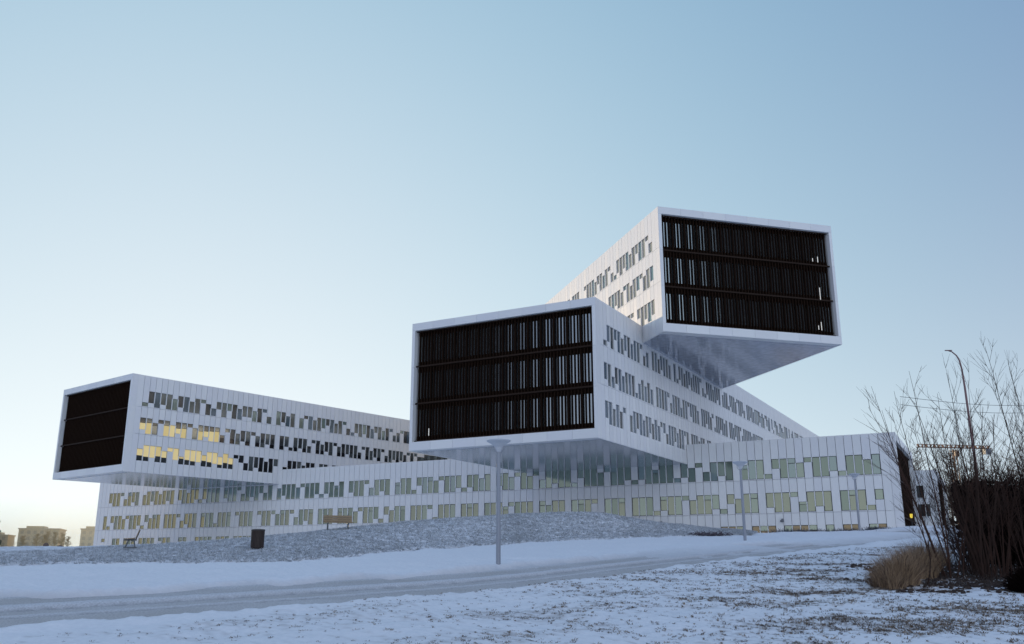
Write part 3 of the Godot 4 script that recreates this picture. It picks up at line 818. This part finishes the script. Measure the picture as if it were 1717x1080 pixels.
func street_furniture():
	var steel := mat("lamp_steel", 0.30, 0.32, 0.37, 0.45, 0.3)
	var shell := mat("lamp_disc", 0.55, 0.57, 0.62, 0.4)
	var proto: Node3D = null
	var spots := [[-0.59, 40.4, "nearest grey park lamp with a wide shallow disc head", 5.42], [15.9, 63.6, "park lamp with disc head beside the road right of the bank", 5.3], [32.9, 88.0, "farthest park lamp with disc head before the long block's right end", 5.45]]
	for s in spots:
		var at := w(s[0], land(s[0], s[1]) - 0.05, s[1])
		var o: Node3D
		if proto == null:
			o = thing("park_lamp", s[2], "street lamp", at, 0.0, "park lamps along the road")
			var f := Faces.new(); f.tube(PackedVector3Array([Vector3(0, -0.4, 0), Vector3(0, 2.6, 0), Vector3(0, 5.05, 0)]), PackedFloat32Array([0.105, 0.095, 0.08]), 14)
			build(f, "pole", steel, o)
			f = Faces.new(); f.lathe(Vector3.ZERO, PackedVector2Array([Vector2(0.08, 4.92), Vector2(0.12, 5.0), Vector2(0.17, 5.12), Vector2(0.34, 5.27), Vector2(0.52, 5.37), Vector2(0.545, 5.41), Vector2(0.52, 5.435), Vector2(0.3, 5.47), Vector2(0.0, 5.485)]), 32)
			build(f, "disc_head", shell, o)
			f = Faces.new()
			for q in 2:
				var sx := -1.0 if q == 0 else 1.0
				f.tube(PackedVector3Array([Vector3(sx * 0.09, 4.86, 0), Vector3(sx * 0.17, 4.93, 0), Vector3(sx * 0.23, 5.04, 0), Vector3(sx * 0.24, 5.2, 0)]), PackedFloat32Array([0.018, 0.018, 0.018, 0.018]), 6)
			build(f, "bracket", steel, o.get_node("disc_head"))
			f = Faces.new(); f.lathe(Vector3.ZERO, PackedVector2Array([Vector2(0.19, -0.1), Vector2(0.19, 0.04), Vector2(0.12, 0.06)]), 16)
			build(f, "base_collar", steel, o.get_node("pole"))
			proto = o
		else:
			o = proto.duplicate()
			o.name = numbered("park_lamp", self)
			add_child(o, true)
			o.position = at
			o.set_meta("label", s[2])
	# tall curved street lamp behind the shrubs
	var tall := thing("tall_street_lamp", "tall curved street lamp rising above the bare shrubs", "street lamp", w(22.85, land(22.85, 45.0) - 0.2, 45.0))
	var f := Faces.new()
	var top: float = 10.6 - land(22.85, 45.0) + 0.2
	var pts := PackedVector3Array([Vector3(0, -0.3, 0), Vector3(0, 5.0, 0), Vector3(-0.03, top - 1.9, 0), Vector3(-0.06, top - 1.0, 0), Vector3(-0.12, top - 0.55, 0), Vector3(-0.24, top - 0.28, 0), Vector3(-0.45, top - 0.08, 0), Vector3(-0.72, top, 0)])
	f.tube(pts, PackedFloat32Array([0.085, 0.07, 0.05, 0.042, 0.038, 0.034, 0.03, 0.018]), 10)
	build(f, "pole", mat("lamp_rust", 0.22, 0.13, 0.13, 0.5, 0.2), tall)
	f = Faces.new(); f.box(Vector3(-0.62, top - 0.01, 0), Vector3(0.34, 0.035, 0.10)); build(f, "lamp_head", mat("lamp_rust", 0.22, 0.13, 0.13, 0.5, 0.2), tall)

	# benches
	var wood := mat("bench_wood", 0.40, 0.28, 0.16, 0.6)
	wood.albedo_texture = tint_texture(31, 0.02, Color(0.75, 0.75, 0.75), Color(1, 1, 1), 256)
	wood.uv1_triplanar = true; wood.uv1_scale = Vector3(0.6, 6.0, 6.0)
	var iron := mat("bench_iron", 0.11, 0.12, 0.13, 0.5, 0.2)
	var bench := thing("park_bench", "wooden slatted bench on top of the frosted bank, seen from its side", "bench", w(-10.75, on_bank(-10.75, 57.3) + 0.02, 57.3), deg_to_rad(16), "benches on the bank")
	for k in 4: piece("seat_slat", bench, Vector3(0, 0.44 + 0.01 * k, 0.34 - k * 0.125), Vector3(1.75, 0.045, 0.105), wood)
	for k in 3:
		var sl := piece("backrest_slat", bench, Vector3(0, 0.56 + k * 0.135, -0.14 - k * 0.045), Vector3(1.75, 0.12, 0.04), wood)
		sl.transform = Transform3D(Basis(Vector3.RIGHT, -0.32) * Basis.from_scale(Vector3(1.75, 0.12, 0.04)), sl.position)
	for s in [-0.62, 0.62]:
		f = Faces.new()
		f.box(Vector3(s, 0.40, 0.14), Vector3(0.06, 0.05, 0.62))
		f.box(Vector3(s, 0.2, 0.30), Vector3(0.06, 0.48, 0.06), Basis(Vector3.RIGHT, -0.35))
		f.box(Vector3(s, 0.2, -0.08), Vector3(0.06, 0.48, 0.06), Basis(Vector3.RIGHT, 0.2))
		f.box(Vector3(s, 0.66, -0.20), Vector3(0.06, 0.56, 0.05), Basis(Vector3.RIGHT, -0.32))
		f.box(Vector3(s, 0.0, 0.12), Vector3(0.07, 0.05, 0.66))
		build(f, "leg_frame", iron, bench)
	var second: Node3D = bench.duplicate()
	second.name = numbered("park_bench", self)
	add_child(second, true)
	second.position = w(-20.1, on_bank(-20.1, 49.5) + 0.02, 49.5)
	second.rotation.y = deg_to_rad(-68)
	second.set_meta("label", "bench seen end-on at the far left of the bank")

	# bin
	var bin := thing("litter_bin", "dark brown round litter bin on the frosted bank", "bin", w(-12.96, on_bank(-12.96, 47.5) + 0.03, 47.5))
	var brown := mat("bin_brown", 0.024, 0.014, 0.011, 0.55)
	f = Faces.new(); f.lathe(Vector3.ZERO, PackedVector2Array([Vector2(0.0, 0.0), Vector2(0.32, 0.0), Vector2(0.32, 0.05), Vector2(0.30, 0.06), Vector2(0.30, 0.9)]), 28); build(f, "body", brown, bin)
	for k in 28:
		var a := TAU * k / 28.0
		var o := piece("slat", bin, Vector3(cos(a) * 0.315, 0.47, sin(a) * 0.315), Vector3(0.055, 0.8, 0.025), mat("bin_slat", 0.030, 0.016, 0.012, 0.5))
		o.transform = Transform3D(Basis(Vector3.UP, PI * 0.5 - a) * Basis.from_scale(Vector3(0.055, 0.8, 0.025)), o.position)
	f = Faces.new(); f.lathe(Vector3.ZERO, PackedVector2Array([Vector2(0.30, 0.87), Vector2(0.345, 0.88), Vector2(0.345, 0.95), Vector2(0.30, 0.97), Vector2(0.22, 0.975), Vector2(0.20, 0.90), Vector2(0.0, 0.90)]), 28); build(f, "rim", mat("bin_rim", 0.03, 0.02, 0.018, 0.5), bin)

	# boulders beyond the bank, far left
	for k in 2:
		var x: float = [-52.9, -44.5][k]; var z: float = [106.0, 92.0][k]
		f = Faces.new()
		f.lathe(Vector3.ZERO, PackedVector2Array([Vector2(0.32, -0.3), Vector2(0.35, 0.15), Vector2(0.28, 0.4), Vector2(0.15, 0.55), Vector2(0.0, 0.58)]) if k == 0 else PackedVector2Array([Vector2(0.4, -0.3), Vector2(0.4, 0.05), Vector2(0.25, 0.22), Vector2(0.0, 0.28)]), 9)
		var o := build(f, "boulder", mat("boulder_brown", 0.14, 0.10, 0.08, 0.9))
		o.position = w(x, land(x, z), z)
		tag(o, ["taller brown boulder on the far left snow field", "low brown boulder on the snow near the long block's left end"][k], "boulder", "boulders on the snow field")

func plants():
	var bark := mat("shrub_bark", 0.042, 0.023, 0.017, 0.85, 0.0, 0.3)
	var bark2 := mat("shrub_bark_red", 0.065, 0.033, 0.024, 0.8, 0.0, 0.3)
	var black := mat("thicket_bark", 0.010, 0.006, 0.005, 0.95, 0.0, 0.1)
	var at := func(x: float, z: float) -> Vector3: return w(x, field_height(x, z), z)
	bare_shrub("tall bare shrub leaning left over the dry grass", at.call(15.6, 33.6), 11, 7.6, 0.16, 0.042, bark2, "bare shrubs on the right", Vector3(-0.12, 0, 0))
	bare_shrub("tall bare shrub with dark stems left of the curved street lamp", at.call(16.6, 33.0), 13, 8.0, 0.13, 0.05, bark, "bare shrubs on the right", Vector3(-0.02, 0, 0))
	bare_shrub("bare shrub standing before the curved street lamp's pole", at.call(17.6, 34.0), 10, 6.6, 0.16, 0.042, bark2, "bare shrubs on the right")
	bare_shrub("lower bare shrub between the lamp and the right edge", at.call(18.2, 33.0), 11, 5.0, 0.22, 0.036, bark, "bare shrubs on the right", Vector3.ZERO, 1.5)
	bare_shrub("tallest bare shrub cut by the right edge", at.call(19.6, 33.5), 16, 8.6, 0.17, 0.045, bark, "bare shrubs on the right", Vector3(-0.03, 0, 0), 1.4)
	bare_shrub("low twiggy shrub behind the dry grass tussocks", at.call(19.0, 40.5), 10, 3.2, 0.5, 0.025, bark2, "bare shrubs on the right", Vector3(-0.3, 0, 0), 1.2)
	bare_shrub("upright bare shrub with many dark stems before the dark hedge's left edge", at.call(17.2, 35.0), 16, 6.2, 0.10, 0.045, bark, "bare shrubs on the right", Vector3(-0.05, 0, 0), 0.9)
	bare_shrub("low dark twiggy shrub filling the foot of the hedge", at.call(18.0, 36.2), 18, 3.4, 0.35, 0.03, bark, "bare shrubs on the right", Vector3(-0.08, 0, 0), 1.6)
	bare_shrub("broad dark shrub before the hedge near the right edge", at.call(19.2, 35.6), 20, 4.2, 0.3, 0.034, black, "bare shrubs on the right", Vector3.ZERO, 1.6)
	# dense dark thicket behind them
	var th := Faces.new()
	for k in 7500:
		var x := rng.randf_range(18.6, 34.0); var z := rng.randf_range(37.0, 47.0)
		if x / z < 0.478 + 0.02 * sin(z * 3.0) + rng.randf() * 0.03: continue
		var h := 0.0915 * z + 0.05 + 0.22 * rng.randfn()
		var ground_y := land(x, z)
		var y := lerpf(ground_y, h, pow(rng.randf(), 0.7))
		var p := w(x, y, z)
		var d := Vector3(rng.randfn() * 0.5, rng.randf_range(0.1, 1.0), rng.randfn() * 0.5)
		th.tube(stem_points(p - d * 0.3, d, rng.randf_range(0.5, 1.1), 3, 0.25), taper(4, 0.016, 0.005), 3, false)
	for k in 9000:
		var z := rng.randf_range(37.0, 47.0); var x := rng.randf_range(0.478 * z, 34.0)
		var y := lerpf(land(x, z) + 0.2, 0.089 * z, rng.randf())
		var b := Basis.from_euler(Vector3(rng.randf() * TAU, rng.randf() * TAU, 0))
		var p := w(x, y, z); var s := rng.randf_range(0.06, 0.16)
		th.quad(p - b.x * s, p + b.y * s * 0.6, p + b.x * s, p - b.y * s * 0.6)
	tag(build(th, "dark_hedge", black), "dense dark brown hedge behind the bare shrubs", "hedge")
	# inner mass of the hedge: closely packed stems
	var core := Faces.new()
	for k in 300:
		var z := rng.randf_range(38.5, 46.0); var x := rng.randf_range(0.490 * z, 34.0)
		var h := rng.randf_range(0.070, 0.087) * z - land(x, z)
		core.tube(PackedVector3Array([w(x, land(x, z) - 0.2, z), w(x + rng.randfn() * 0.2, land(x, z) + h * 0.5, z), w(x + rng.randfn() * 0.3, land(x, z) + h * 0.97, z)]), PackedFloat32Array([0.10, 0.3, 0.22]), 6)
	build(core, "stems", black, get_node("dark_hedge"), "stuff")
	get_node("dark_hedge/stems").transform = Transform3D.IDENTITY

	# undergrowth and clods at the shrubs' feet
	var under := Faces.new()
	for k in 1700:
		var x := rng.randf_range(14.2, 24.0); var z := rng.randf_range(29.5, 39.0)
		if x < 0.30 * z + 3.6 + 2.0 * lumps.get_noise_2d(x, z): continue
		var p: Vector3 = at.call(x, z)
		var d := Vector3(rng.randfn(), rng.randf_range(0.0, 0.9), rng.randfn())
		under.tube(stem_points(p, d, rng.randf_range(0.15, 0.75), 3, 0.3), taper(4, 0.014, 0.004), 3, false)
		if k % 3 == 0:
			var b := Basis.from_euler(Vector3(rng.randf() * 0.8, rng.randf() * TAU, rng.randf() * 0.8))
			under.box(p + Vector3.UP * 0.03, Vector3(rng.randf_range(0.05, 0.22), 0.05, rng.randf_range(0.05, 0.16)), b)
	for k in 1800:
		var x := rng.randf_range(11.5, 24.0); var z := rng.randf_range(28.5, 40.0)
		if x < 0.30 * z + 2.6 + 2.5 * lumps.get_noise_2d(x * 1.5, z * 1.5): continue
		var b := Basis.from_euler(Vector3(rng.randfn() * 0.25, rng.randf() * TAU, rng.randfn() * 0.25))
		under.box(at.call(x, z) + Vector3.UP * 0.02, Vector3(rng.randf_range(0.04, 0.17), rng.randf_range(0.03, 0.10), rng.randf_range(0.04, 0.13)), b)
	tag(build(under, "undergrowth", mat("undergrowth_brown", 0.05, 0.032, 0.025, 0.9)), "dead brown undergrowth in the snow below the shrubs", "undergrowth", "", "stuff")
	var bushy := Faces.new()
	for k in 2600:
		var q := Vector3(rng.randfn() * 0.42, absf(rng.randfn()) * 0.34, rng.randfn() * 0.42)
		if q.length() > 0.95: continue
		bushy.tube(stem_points(q * 0.5, q + Vector3.UP * 0.25, rng.randf_range(0.3, 0.55), 3, 0.3), taper(4, 0.014, 0.005), 3, false)
	var low := build(bushy, "low_dark_bush", black)
	low.position = at.call(15.9, 28.9)
	tag(low, "low rounded dark bush at the right edge in front", "bush")

	# dry grass
	var straw := mat("dry_grass", 1, 1, 1, 0.8)
	straw.vertex_color_use_as_albedo = true
	grass_clump("biggest tan dry grass tussock left of the shrubs", at.call(12.75, 31.2), 2600, 1.55, 0.62, straw, "dry grass tussocks")
	grass_clump("leftmost tan dry grass tussock at the road side", at.call(12.1, 30.4), 1300, 1.05, 0.5, straw, "dry grass tussocks")
	grass_clump("tan dry grass tussock around the crooked sapling", at.call(14.5, 33.9), 2200, 1.55, 0.75, straw, "dry grass tussocks")
	grass_clump("darker dry grass tussock nearest the bare stems", at.call(17.6, 40.0), 2200, 1.7, 1.0, straw, "dry grass tussocks")
	# sapling
	var sap := thing("crooked_sapling", "thin crooked leafless sapling in the dry grass", "sapling", at.call(14.0, 31.6))
	var f := Faces.new()
	f.tube(PackedVector3Array([Vector3(-0.12, -0.1, 0), Vector3(0.02, 0.35, 0), Vector3(0.10, 0.8, 0), Vector3(0.08, 1.2, 0), Vector3(0.17, 1.7, 0)]), taper(5, 0.026, 0.015), 6)
	build(f, "stem", bark, sap)

	# tufts that poke through the snow
	var tuft := Faces.new()
	tuft.tinted = true
	for k in 9:
		var a := rng.randf() * TAU
		var d := Vector3(cos(a) * 0.8, rng.randf_range(0.25, 0.8), sin(a) * 0.8)
		var s := Vector3(-sin(a), 0, cos(a)) * 0.008
		var p := Vector3(rng.randfn() * 0.03, -0.02, rng.randfn() * 0.03)
		tuft.quad(p - s, p + d * 0.07 - s * 0.7, p + d * 0.07 + s * 0.7, p + s)
		tuft.tri(p + d * 0.07 - s * 0.7, p + d * 0.12 + Vector3.DOWN * 0.02, p + d * 0.07 + s * 0.7)
	var tm := mat("tuft_blades", 1, 1, 1, 0.85)
	tm.vertex_color_use_as_albedo = true
	var places: Array[Transform3D] = []; var tints: Array[Color] = []
	var clump := FastNoiseLite.new()
	clump.seed = 77; clump.frequency = 0.22; clump.fractal_octaves = 4
	for k in 150000:
		var z := rng.randf_range(17.0, 56.0)
		var x := rng.randf_range(-0.62, 0.62) * z
		var d := road_depth(x, z)
		if d > -0.7 or x * 1.15 + 22.0 < z - 9.0: continue
		var dens := 0.10 + 0.34 * smoothstep(-8.0, 12.0, x)
		if rng.randf() > dens * (0.22 + 2.4 * maxf(clump.get_noise_2d(x * 0.6, z * 1.2) + 0.04, 0.0)): continue
		var s := rng.randf_range(0.4, 1.2) * (0.75 + 0.75 * smoothstep(-6.0, 12.0, x))
		places.append(Transform3D(Basis(Vector3.UP, rng.randf() * TAU).scaled(Vector3(s, s * rng.randf_range(0.5, 1.0), s)), w(x, field_height(x, z), z)))
		var q := rng.randf_range(0.5, 1.2)
		tints.append(Color(0.22 * q, 0.17 * q, 0.135 * q) if rng.randf() < 0.6 else Color(0.32 * q, 0.24 * q, 0.17 * q))
	scatter("dead_grass", tuft.mesh(tm), places, tints, "brown dead grass tips in the foreground snow", "grass")
	places = []; tints = []
	for k in 60000:
		var u := rng.randf(); var v := rng.randf_range(0.0, 0.52)
		var p := bank_point(u, v)
		var s := rng.randf_range(0.8, 1.7)
		places.append(Transform3D(Basis(Vector3.UP, rng.randf() * TAU).scaled(Vector3(s, s * 1.2, s)), w(p.x, p.y, p.z)))
		var q := rng.randf_range(0.5, 1.1)
		tints.append(Color(0.74 * q, 0.76 * q, 0.78 * q))
	scatter("frosted_grass", tuft.mesh(tm), places, tints, "frosty grass blades covering the bank", "grass")

	# low shrubs and heap by the long block
	var heap := Faces.new()
	for k in 260:
		var q := Vector3(rng.randfn() * 0.75, absf(rng.randfn()) * 0.08, rng.randfn() * 0.5)
		heap.tube(stem_points(q, Vector3(rng.randfn(), rng.randf() * 0.5, rng.randfn()), rng.randf_range(0.2, 0.5), 3, 0.3), taper(4, 0.03, 0.01), 4, false)
	var ho := build(heap, "brushwood_heap", mat("brushwood_grey", 0.11, 0.09, 0.10, 0.9))
	ho.position = w(15.2, land(15.2, 72.5) + 0.02, 72.5)
	tag(ho, "low dark heap of brushwood at the bank's right end", "brushwood")
	for k in 4:
		var x: float = [24.5, 27.5, 31.5, 36.0][k]; var z: float = [82.0, 84.5, 87.5, 92.0][k]
		var lf := Faces.new()
		for q in 260:
			var r := Vector3(rng.randfn() * 0.8, 0, rng.randfn() * 0.4)
			lf.tube(stem_points(r, Vector3(rng.randfn() * 0.7, 0.9, rng.randfn() * 0.7), rng.randf_range(0.2, 0.5), 3, 0.2), taper(4, 0.02, 0.008), 3, false)
		var lo := build(lf, "low_hedge_plant", mat("low_plant_dark", 0.07, 0.075, 0.095, 0.9))
		lo.position = w(x, land(x, z) - 0.03, z)
		tag(lo, ["low dark plant before the leftmost brown basement windows", "low dark plant before the pale basement windows", "low dark plant at the foot of the farthest park lamp", "low dark plant nearest the long block's right corner"][k], "plant", "low plants along the podium")

func scatter(called: String, mesh: Mesh, places: Array[Transform3D], tints: Array[Color], label: String, category: String):
	var mm := MultiMesh.new()
	mm.transform_format = MultiMesh.TRANSFORM_3D
	mm.use_colors = true
	mm.mesh = mesh
	mm.instance_count = places.size()
	for k in places.size():
		mm.set_instance_transform(k, places[k])
		mm.set_instance_color(k, tints[k])
	var o := MultiMeshInstance3D.new()
	o.multimesh = mm
	put(o, called)
	tag(o, label, category, "", "stuff")
